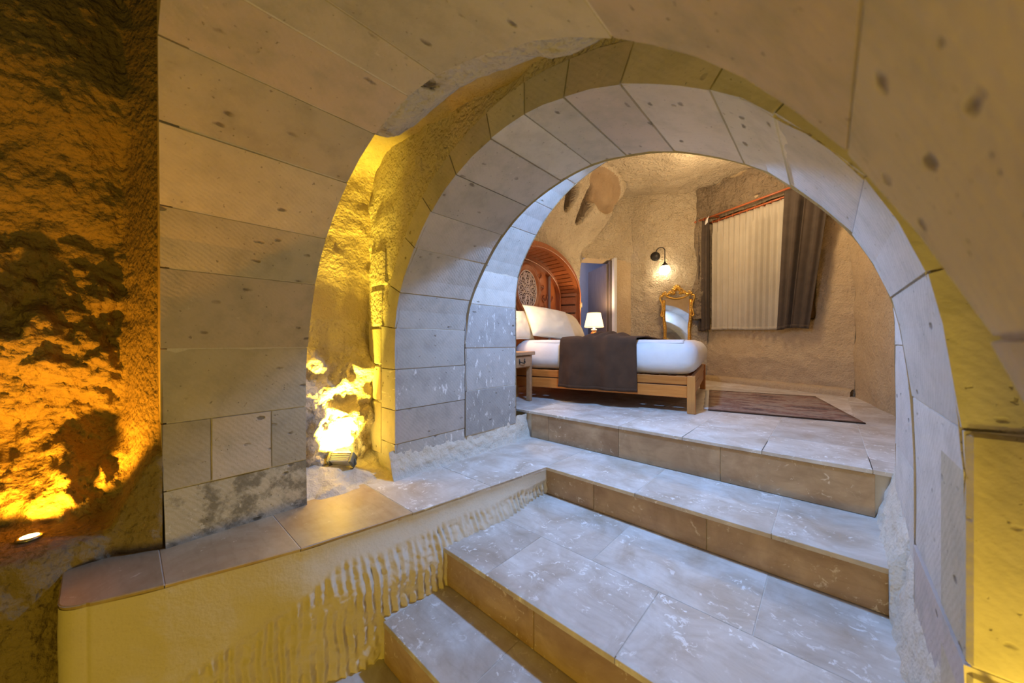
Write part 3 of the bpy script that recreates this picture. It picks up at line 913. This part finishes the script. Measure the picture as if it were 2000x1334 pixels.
def soft_box(name, lo, hi, bev, mat, parent, amp, sub=26, zpow=1):
    """rounded, slightly uneven upholstered block"""
    d = [b - a for a, b in zip(lo, hi)]; vs, fs = [], []
    c = [(a + b) / 2 for a, b in zip(lo, hi)]
    def put(p):
        q = []
        for i in range(3):
            h = d[i] / 2; q.append(max(-h + bev, min(h - bev, p[i])))
        q = Vector(q); e = Vector(p) - q
        if e.length > 1e-6: e = e.normalized() * bev
        r = q + e
        n = e.normalized() if e.length > 1e-6 else Vector((0, 0, 1))
        k = amp * fbm(r.x * 3, r.y * 3, r.z * 3, 4)
        return r + n * k + Vector(c)
    bm = bmesh.new()
    for ax in range(3):
        for sg in (-1, 1):
            a, b = [i for i in range(3) if i != ax]
            na, nb = [max(6, int(d[i] / .035)) for i in (a, b)]
            vv = []
            for j in range(nb + 1):
                for i in range(na + 1):
                    p = [0, 0, 0]; p[ax] = sg * d[ax] / 2; p[a] = (i / na - .5) * d[a]; p[b] = (j / nb - .5) * d[b]
                    vv.append(bm.verts.new(put(p)))
            for j in range(nb):
                for i in range(na):
                    q = j * (na + 1) + i; bm.faces.new((vv[q], vv[q + 1], vv[q + na + 2], vv[q + na + 1]))
    bmesh.ops.remove_doubles(bm, verts=bm.verts, dist=.0005)
    return from_bm(name, bm, mat, parent, True)
mt = bedthing('mattress', 'thick mattress under a smooth white sheet on the wooden bed frame', 'mattress')
soft_box('sheet', (-LB, -.03, .3135), (.055, WB + .03, .612), .13, 'linen', mt, .008)
# turned-over top sheet: a second layer whose hem runs along the side and is folded at the foot corner
def layer(u, v):
    x = -LB + .1 + (LB - .16) * u
    r = .134; a0 = R(52); s0 = v * .30
    a = a0 + s0 / r
    if a < math.pi / 2: y, z = -.034 + r - r * math.cos(a), .482 + r * math.sin(a)
    else: y, z = -.034 + r + (s0 - (math.pi / 2 - a0) * r), .482 + r
    z += .003 * fbm(x * 6, y * 6, 1, 3); return (x, y, z)
o = grid('top_sheet', layer, 60, 24, 'linen', mt); o.modifiers.new('t', 'SOLIDIFY').thickness = .003

def pillow(label, X, Y, Z, wdt, hgt, thk, lean, yaw, roll=0, seed=0):
    root = bedthing('pillow', label, 'pillow', 'pillows against the headboard')
    M = Matrix.Translation((X, Y, Z)) @ Matrix.Rotation(yaw, 4, 'Z') @ Matrix.Rotation(lean, 4, 'Y') @ Matrix.Rotation(roll, 4, 'X')
    n = 26; vs, fs = [], []
    def pt(i, j, sg):
        u, v = i / n * 2 - 1, j / n * 2 - 1
        k = (1 - u ** 4) * (1 - v ** 4)
        t = thk / 2 * max(0, (1 - u * u)) ** .42 * max(0, (1 - v * v)) ** .42
        wr = .010 * fbm(u * 2.2 + seed, v * 2.2, sg, 4) * k
        pin = 1 - .07 * (1 - abs(v) ** 2) * abs(u) ** 3; pinv = 1 - .07 * (1 - abs(u) ** 2) * abs(v) ** 3
        return M @ Vector((sg * t + wr, u * wdt / 2 * pin, v * hgt / 2 * pinv + hgt / 2))
    for sg in (1, -1):
        o = len(vs)
        for j in range(n + 1):
            for i in range(n + 1): vs.append(pt(i, j, sg))
        for j in range(n):
            for i in range(n):
                q = o + j * (n + 1) + i; f = (q, q + 1, q + n + 2, q + n + 1); fs.append(f if sg > 0 else f[::-1])
    from_py('pillow_case', vs, fs, 'pillow_linen_lamplit', root, True)
    ring = [pt(i, 0, 1) for i in range(n)] + [pt(n, j, 1) for j in range(n)] + [pt(n - i, n, 1) for i in range(n)] + [pt(0, n - j, 1) for j in range(n)]
    tube('piping', ring, .004, 'pillow_linen_lamplit', root, 5, True)
    return root
pillow('pillow at the bed edge, mostly hidden by the grey stone jamb', -1.60, -.02, .618, .44, .36, .12, R(-24), R(-8), 0, 1)
pillow('large pale pillow in the middle of the row, tilted on its corner', -1.36, .31, .636, .64, .42, .19, R(-34), R(-22), R(-6), 4)
pillow('pale pillow nearest the table lamp, partly behind the larger one', -1.50, 1.34, .630, .72, .42, .20, R(-30), R(4), R(-2), 8)

def throw(u, v):
    x = -1.15 + .72 * v
    # path across the bed: up the near side, over the top, down the far side
    top = .622; s = u * 2.95
    if s < .44: y, z = -.058 - .03 * (1 - s / .44), .155 + s
    elif s < .44 + .10:
        a = (s - .44) / .10 * math.pi / 2; y = -.058 + .055 * (1 - math.cos(a)) + .02 * (s - .44) / .1; z = .595 + .03 * math.sin(a)
    elif s < 2.42:
        y = .017 + (s - .54) * .93; z = top + .003
    else: y = WB + .065; z = top - (s - 2.42) * .9
    ridge = 0
    if .44 < s < 2.4:
        for cx, wv, h in ((-.97, .040, .050), (-.86, .035, .055), (-.75, .05, .040)):
            ridge += h * math.exp(-((x - cx - .10 * math.sin(s * 2)) / wv) ** 2) * math.exp(-((s - .95) / .55) ** 2)
        z += ridge + .012 * abs(fbm(x * 5, s * 3, 1, 3)) + .022 * math.exp(-((s - 1.0) / .6) ** 2)
    if s <= .5:
        y += -.020 * (math.sin(x * 19 + 1 + .9 * s) + .5 * math.sin(x * 37 + 2)) * (1 - .75 * s / .5) - .018 * abs(fbm(x * 5, s * 3, 2, 3))
        x += .02 * (1 - s / .44) * (-1 if v < .5 else .6) * abs(v - .5) * 2
    return (x, y, z)
th = bedthing('throw_blanket', 'dark brown throw blanket draped across the white bed', 'blanket')
o = grid('cloth', throw, 150, 60, 'throw_wool', th); m = o.modifiers.new('t', 'SOLIDIFY'); m.thickness = .009; m.offset = 0
o = grid('hem', lambda u, v: (lambda p: (p[0], p[1] - .003, p[2]))(throw(.0 + .010 * u, v)), 2, 60, 'throw_wool', th); m = o.modifiers.new('t', 'SOLIDIFY'); m.thickness = .013; m.offset = 0

# ------------------------------------------------------------------ headboard in the wall recess
hb = bedthing('headboard', 'arched red-brown wooden headboard recess with round carved medallion', 'headboard')
def arch_pts(hw, rise, spring, n=40, base=.0):
    pts = [(HC - hw, base), (HC - hw, spring * .5), (HC - hw, spring)]
    for k in range(1, n): a = math.pi - math.pi * k / n; pts.append((HC + hw * math.cos(a), spring + rise * math.sin(a)))
    pts += [(HC + hw, spring), (HC + hw, spring * .5), (HC + hw, base)]
    return pts
def arch_band(name, hw0, r0, hw1, r1, X0, X1, mat, spring=HS):
    a, b = arch_pts(hw0, r0, spring), arch_pts(hw1, r1, spring); n = len(a); vs = []; fs = []
    for (s, z), (s2, z2) in zip(a, b): vs += [(-X0, s, z), (-X0, s2, z2), (-X1, s2, z2), (-X1, s, z)]
    for i in range(n - 1):
        for k in range(4): fs.append((i * 4 + k, i * 4 + (k + 1) % 4, i * 4 + 4 + (k + 1) % 4, i * 4 + 4 + k))
    fs += [(3, 2, 1, 0), tuple(4 * (n - 1) + k for k in range(4))]
    return from_py(name, vs, fs, mat, hb)
HWB, HRB = 1.045, .44
arch_band('front_rim', 1.085, .475, 1.15, .535, 1.705, 1.78, 'headboard_panel')
tube('front_bead', [(-1.70, s, z) for s, z in arch_pts(1.085, .475, HS)], .011, 'headboard_panel', hb)
arch_band('back_rim', .99, .385, 1.045, .44, 2.0, 2.06, 'headboard_panel')
tube('back_bead', [(-1.995, s, z) for s, z in arch_pts(.985, .38, HS)], .012, 'headboard_panel', hb)
# back panel
pp = arch_pts(1.05, .445, HS); vs = [(-2.06, s, z) for s, z in pp] + [(-2.10, s, z) for s, z in pp]; n = len(pp)
from_py('back_panel', vs, [tuple(range(n)), tuple(range(2 * n - 1, n - 1, -1))] + [(i, i + 1, n + i + 1, n + i) for i in range(n - 1)], 'headboard_panel', hb)
# planks lining the recess, each its own board
fpts, bpts = arch_pts(1.088, .478, HS, 26), arch_pts(1.045, .44, HS, 26)
def dense(p):  # straight sides cut into boards too
    s0, s1 = p[0], p[-1]
    q = [(s0[0], HS * k / 10) for k in range(10)] + p[2:-2] + [(s1[0], HS * k / 10) for k in range(9, -1, -1)]
    return q
fp, bp = dense(fpts), dense(bpts)
for i in range(len(fp) - 1):
    (s0, z0), (s1, z1), (t0, y0), (t1, y1) = fp[i], fp[i + 1], bp[i], bp[i + 1]
    def lerp(a, b, k): return a + (b - a) * k
    g = .085
    A = (lerp(s0, s1, g), lerp(z0, z1, g)); Bq = (lerp(s0, s1, 1 - g), lerp(z0, z1, 1 - g)); C_ = (lerp(t0, t1, 1 - g), lerp(y0, y1, 1 - g)); D_ = (lerp(t0, t1, g), lerp(y0, y1, g))
    ex, ez = (HC - s0), (HS * .6 - z0); l = math.hypot(ex, ez); ox, oz = -ex / l * .02, -ez / l * .02
    if z0 < HS * .99 and z1 < HS * 1.01: ox, oz = math.copysign(.02, s0 - HC), 0
    inner = [(-1.74, *A), (-1.74, *Bq), (-2.04, *C_), (-2.04, *D_)]
    vs = inner + [(x, y + ox, z + oz) for x, y, z in inner]
    from_py('plank', vs, [(0, 1, 2, 3), (7, 6, 5, 4), (0, 4, 5, 1), (1, 5, 6, 2), (2, 6, 7, 3), (3, 7, 4, 0)], 'headboard_wood', hb)
arch_band('plank_backing', 1.10, .492, 1.115, .507, 1.76, 2.06, 'lattice_dark')
# round medallion
MC = (.905, 1.305)
def circ(r, n=48, x=-2.045, c=MC): return [(x, c[0] + r * math.cos(2 * math.pi * k / n), c[1] + r * math.sin(2 * math.pi * k / n)) for k in range(n)]
med = lathe('medallion', [(.40, 0), (.40, .012), (.385, .026), (.37, .014), (.35, .014), (.345, .032), (.325, .038), (.305, .030), (.285, .016), (.262, .010), (.0001, .010)], 'headboard_panel', hb, 56, (0, 0, 0), Matrix.Translation((-2.06, *MC)) @ Matrix.Rotation(R(90), 4, 'Y'))
lathe('medallion_ground', [(.262, .0), (.262, .012), (.0001, .012)], 'lattice_dark', med, 48, (0, 0, 0), Matrix.Translation((-2.06, *MC)) @ Matrix.Rotation(R(90), 4, 'Y'))
lst = [(circ(.258), .0075, True), (circ(.045), .008, True), (circ(.018), .010, True)]
for k in range(8):
    a = 2 * math.pi * (k + .5) / 8
    P = lambda r, b, x=-2.044: (x, MC[0] + r * math.cos(b), MC[1] + r * math.sin(b))
    lst.append(([P(.07, a), P(.15, a), P(.255, a)], .0065, False))
    a2 = 2 * math.pi * k / 8
    lst.append(([P(.085, a2 - .25), P(.15, a2 - .30), P(.21, a2 - .22), P(.235, a2), P(.21, a2 + .22), P(.15, a2 + .30), P(.085, a2 + .25), P(.07, a2)], .0055, True))
    for q, rr in ((.185, .028), (.125, .018)):
        c = (MC[0] + q * math.cos(a2), MC[1] + q * math.sin(a2)); lst.append((circ(rr, 12, -2.044, c), .005, True))
    for sg in (-1, 1):
        c = (MC[0] + .225 * math.cos(a2 + sg * .26), MC[1] + .225 * math.sin(a2 + sg * .26)); lst.append((circ(.014, 10, -2.044, c), .0045, True))
    lst.append(([P(.047, a2), P(.085, a2)], .006, False))
tubes('rosette', lst, 'lattice_ivory', med, 5)
def scroll(cs, cz, r, turns, dirn, a0, x=-2.05):
    return [(x - 0 + .006 * math.sin(k), cs + dirn * r * (1 - k / 26) * math.cos(a0 + turns * 2 * math.pi * k / 24), cz + r * (1 - k / 26) * math.sin(a0 + turns * 2 * math.pi * k / 24)) for k in range(25)]
for sg in (-1, 1):
    for cs, cz, r, a0 in ((.47, 1.05, .07, 0), (.54, 1.22, .06, 1.5), (.62, 1.08, .07, 3), (.50, .88, .08, 2), (.66, .90, .07, 4), (.44, 1.36, .05, .6), (.78, 1.02, .06, 5), (.58, .72, .08, 1), (.36, 1.52, .05, 2), (.76, 1.24, .045, 2.2)):
        lst = [(scroll(HC + sg * cs, cz, r, 1.3, sg, a0), [.013 * (1 - k / 40) for k in range(25)], False)]
        lst.append(([(-2.05, HC + sg * (cs + r), cz), (-2.045, HC + sg * (cs + r * 1.5), cz + r * .7), (-2.05, HC + sg * (cs + r * 1.2), cz + r * 1.5)], [.006, .013, .003], False))
        tubes('foliage_carving', lst, 'headboard_wood', hb, 6)

# ================================================================== NIGHTSTANDS, TABLE LAMPS
def nightstand(label, s0, s1, L0=1.43, L1=1.685):
    r = bedthing('nightstand', label, 'nightstand', 'nightstands beside the bed')
    box('top', (-L1 - .0, s0 - .02, .465), (-L0 + .025, s1 + .02, .50), 'nightstand_wood', r, .005)
    box('carcass', (-L1 + .01, s0 + .02, .345), (-L0 - .012, s1 - .02, .465), 'nightstand_wood', r, .003)
    d = box('drawer', (-L0 - .014, s0 + .045, .352), (-L0 + .004, s1 - .045, .458), 'nightstand_wood', r, .004)
    c = (s0 + s1) / 2
    tubes('handle', [([(-L0 + .004, c - .05, .41), (-L0 + .022, c - .04, .40), (-L0 + .026, c, .393), (-L0 + .022, c + .04, .40), (-L0 + .004, c + .05, .41)], .005, False),
                     ([(-L0 + .006, c - .05, .432), (-L0 + .006, c - .045, .385)], .006, False), ([(-L0 + .006, c + .05, .432), (-L0 + .006, c + .045, .385)], .006, False)], 'black_iron', d)
    for x in (-L0 - .025, -L1 + .035):
        for y in (s0 + .022, s1 - .022):
            bm = bmesh.new(); add_box(bm, (x - .022, y - .02, 0), (x + .024, y + .022, .47), None, .004)
            for v in bm.verts:
                k = math.sin(math.pi * v.co.z / .47); v.co.x += .008 * k
            from_bm('leg', bm, 'nightstand_wood', r)
    return r
nightstand('wooden nightstand with iron drawer pull beside the grey jamb', -.56, -.12)
nightstand('nightstand under the lit table lamp, hidden behind the bed', 1.90, 2.26, 1.36, 1.64)
def table_lamp(label, L, s):
    p = B(L, s, .50)
    r = thing('table_lamp', label, 'lamp', p, 0, 'bedside table lamps')
    lathe('base', [(.055, 0), (.06, .01), (.055, .03), (.035, .06), (.04, .12), (.05, .18), (.045, .23), (.03, .26)], 'bed_wood', r)
    lathe('collar', [(.02, .26), (.045, .275), (.045, .288), (.018, .295), (.012, .34)], 'white_ceramic', r)
    lathe('bulb', [(.012, .34), (.03, .40), (.03, .43), (.004, .455)], 'white_ceramic', r, 12)
    n = 32; vs, fs = [], []
    for rr, z in ((.150, .322), (.102, .545)):
        for k in range(n): a = 2 * math.pi * k / n; vs.append((rr * math.cos(a), rr * math.sin(a), z))
    for k in range(n): fs.append((k, (k + 1) % n, n + (k + 1) % n, n + k))
    o = from_py('shade', vs, fs, 'shade_glow', r, True); o.modifiers.new('t', 'SOLIDIFY').thickness = .003
    for rr, z in ((.150, .322), (.102, .545)): tube('shade_rim', [(rr * math.cos(2 * math.pi * k / n), rr * math.sin(2 * math.pi * k / n), z) for k in range(n)], .003, 'white_ceramic', o, 5, True)
    return r
table_lamp('lit table lamp with white cone shade beyond the pillows', 1.50, 2.06)
table_lamp('second table lamp on the nightstand behind the grey jamb', 1.62, -.40)

# ================================================================== SCONCE
bw = Vector((W0[0] - D2[0], W0[1] - D2[1])); ba = math.atan2(bw.y, bw.x)
sl = thing('wall_lamp', 'black iron gooseneck wall lamp with glowing glass globe', 'lamp', (-2.10, 5.82, 1.99), ba)
Mx = Matrix.Rotation(R(90), 4, 'X')
lathe('wall_plate', [(.075, -.02), (.075, .015), (.06, .03), (.02, .04)], 'black_iron', sl, 24, (0, 0, 0), Mx)
arc = [(0, -.03, 0)]
for k in range(15):
    a = math.pi * 1.02 - math.pi * 1.05 * k / 14; arc.append((.075 + .062 * math.cos(a), -.065 - .003 * k, .06 + .062 * math.sin(a)))
arc += [(.136, -.108, -.06), (.136, -.108, -.13)]
tube('arm', arc, .0075, 'black_iron', sl, 8)
lathe('cap', [(.014, .0), (.016, -.02), (.045, -.05), (.05, -.07), (.046, -.072)], 'black_iron', sl, 20, (.136, -.108, -.115))
lathe('globe', [(.078 * math.sin(math.pi * (.18 + .82 * k / 14)) + .0005, .078 * math.cos(math.pi * (.18 + .82 * k / 14))) for k in range(15)], 'globe_glow', sl, 24, (.136, -.108, -.245))

# ================================================================== SWITCH
sw = thing('light_switch', 'small square dark switch plate on the rock beside the door opening', 'light switch', B(1.735, 2.115, 1.19), BA)
box('plate', (-.012, -.045, -.045), (.010, .045, .045), 'switch_grey', sw, .005)
box('rocker', (.008, -.024, -.028), (.016, .024, .028), 'switch_rocker', sw, .003)

# ================================================================== MIRROR
mir = thing('mirror', 'tall gilt rococo mirror with shell crest leaning on the back wall', 'mirror', (-1.755, 5.80, 0), ba)
mir.rotation_euler = (R(-2.2), 0, ba - R(6)); mir.scale = (.82, .9, 1)
def mx(z): return .155 + .062 * (z / 1.30)      # half width grows towards the top
g = from_py('glass', [(-mx(.12), 0, .12), (mx(.12), 0, .12), (mx(1.28), 0, 1.28), (.10, 0, 1.30), (0, 0, 1.285), (-.10, 0, 1.30), (-mx(1.28), 0, 1.28)], [(0, 1, 2, 3, 4, 5, 6)], 'mirror_glass', mir)
box('backing', (-.17, .004, .10), (.17, .025, 1.28), 'nightstand_wood', mir, .003)
for sg in (-1, 1):
    pts = [(sg * (mx(z) + .024 + .006 * math.sin(z * 14)), -.008, z) for z in [.06 + .05 * k for k in range(25)]]
    st_ = tube('stile', pts, [.031 + .003 * math.sin(k * 1.3) for k in range(25)], 'gilt', mir, 10)
    tubes('beading', [([(sg * (mx(z) + .024), -.036, z - .012), (sg * (mx(z) + .03), -.042, z), (sg * (mx(z) + .024), -.036, z + .012)], .009, False) for z in [.12 + .042 * k for k in range(26)]], 'gilt', st_, 6)
    sc_ = [(sg * (.255 + .0 + .055 * math.cos(a) * (1 - k / 40)), -.02, 1.20 + .055 * math.sin(a) * (1 - k / 40)) for k, a in enumerate([R(-100 + 14 * q) for q in range(26)])]
    pts = [(sg * .235, -.02, 1.02), (sg * .262, -.025, .99), (sg * .285, -.025, 1.015), (sg * .275, -.02, 1.06), (sg * .255, -.02, 1.12), (sg * .262, -.02, 1.20), (sg * .285, -.02, 1.25), (sg * .30, -.025, 1.29), (sg * .285, -.03, 1.325), (sg * .255, -.03, 1.325), (sg * .245, -.03, 1.30)]
    tube('corner_scroll', [tuple(v) for v in spline([Vector(p) for p in pts], .01)] if False else pts, [.010, .016, .016, .014, .016, .018, .020, .020, .018, .015, .010], 'gilt', mir, 8)
    tr = [(sg * (.26 - .022 * k), -.022, 1.335 + .016 * math.sin(k * 1.25) + .0042 * k) for k in range(11)]
    tube('top_rail', tr, [.024 + .008 * math.sin(k * 2.1) for k in range(11)], 'gilt', mir, 8)
    lst = []
    for cs, cz, r, a0 in ((.205, 1.36, .030, 0), (.135, 1.375, .032, 2), (.075, 1.39, .034, 1)):
        lst.append((scroll(sg * cs, cz, r, 1.4, sg, a0, 0), [.010 * (1 - k / 36) for k in range(25)], False))
    lst = [([(s, -.045 + 0 * x, z) for x, s, z in p], r, c) for p, r, c in lst]
    tubes('rail_scrolls', lst, 'gilt', mir, 6)
tube('bottom_rail', [(-.20 + .04 * k, -.012, .09 + .01 * math.sin(k)) for k in range(11)], .03, 'gilt', mir, 8)
for x in (-.17, .17): box('foot', (x - .03, -.035, .0), (x + .03, .02, .09), 'gilt', mir, .008)
tube('lower_swag', [(x, -.03, 1.325 - .05 * (1 - (x / .2) ** 2)) for x in [-.2 + .04 * k for k in range(11)]], .012, 'gilt', mir, 8)
lst = []
for k in range(7):
    a = R(20 + 140 * k / 6); lst.append(([(.015 * math.cos(a), -.05, 1.385 + .015 * math.sin(a)), (.05 * math.cos(a), -.06, 1.395 + .055 * math.sin(a)), (.078 * math.cos(a), -.04, 1.40 + .095 * math.sin(a))], [.010, .018, .012], False))
lst.append((scroll(-.06, 1.40, .035, 1.2, -1, 0, 0), .011, False)); lst[-1] = ([(s, -.05, z) for x, s, z in lst[-1][0]], .011, False)
lst.append((scroll(.06, 1.40, .035, 1.2, 1, 0, 0), .011, False)); lst[-1] = ([(s, -.05, z) for x, s, z in lst[-1][0]], .011, False)
tubes('crest_shell', lst, 'gilt', mir, 8)

# ================================================================== RUG
rg = thing('rug', 'worn brown and grey patterned rug lying beside the bed', 'rug', (-.775, 3.40, .001), math.atan2(.214, .977))
grid('pile', lambda u, v: (u * 1.0, v * 1.40, .006 + .0015 * fbm(u * 6, v * 6, 0, 2)), 20, 30, 'rug_weave', rg).modifiers.new('t', 'SOLIDIFY').thickness = .006
for y0, y1 in ((-.012, .012), (1.39, 1.41)): box('border', (0, y0, .0), (1.0, y1, .009), 'throw_wool', rg, .002)
lst = [([(-.03 - .01 * random.random(), .02 + .02 * k, .003), (.003, .02 + .02 * k, .006)], .003, False) for k in range(68)]
tubes('fringe', lst, 'linen', rg, 4)

# ================================================================== FLOODLIGHT IN THE SLOT, UPLIGHT IN THE ALCOVE
def floodlight(label, loc, rz, tilt):
    r = thing('floodlight', label, 'floodlight', loc, rz, 'floodlights in the slot')
    T = Matrix.Rotation(tilt, 4, 'X')
    box('body', (-.055, -.033, -.03), (.055, .033, .028), 'aluminium', r, .004, 1, T)
    for k in range(5): box('fin', (-.055, -.037, -.026 + .011 * k), (.055, -.031, -.021 + .011 * k), 'aluminium', r, .001, 1, T)
    for s in (-1, 1): box('end_cap', (s * .0645 - .010, -.036, -.036), (s * .0645 + .010, .036, .030), 'grey_plastic', r, .004, 1, T)
    box('lens', (-.052, -.028, .026), (.052, .028, .031), 'flood_lens', r, .001, 1, T)
    tube('bracket', [(-.076, 0, 0), (-.082, 0, -.03), (-.06, .005, -.062), (0, .008, -.068), (.06, .005, -.062), (.082, 0, -.03), (.076, 0, 0)], .005, 'grey_plastic', r, 6)
    box('foot', (-.02, -.015, -.085), (.02, .025, -.066), 'grey_plastic', r, .003)
    tube('cable', [(-.07, -.01, -.02), (-.10, -.02, -.025), (-.125, -.03, -.05), (-.122, -.035, -.08), (-.09, -.03, -.092), (-.05, .0, -.085)], .0045, 'dark_cable', r, 6)
    return r
floodlight('small aluminium floodlight shining up the yellow rock slot', (-2.165, .875, -.105), R(42), R(-42))
floodlight('floodlight at the foot of the yellow right jamb', (.33, .80, -.29), R(0), R(-8))
up = thing('uplight', 'small round recessed uplight glowing in the orange alcove', 'uplight', (-2.150, -.232, -.116), 0)
lathe('rim', [(.030, 0), (.032, .006), (.024, .010), (.020, .006)], 'steel', up)
lathe('lens', [(.022, .002), (.022, .010), (.001, .013)], 'uplight_lens', up, 16)
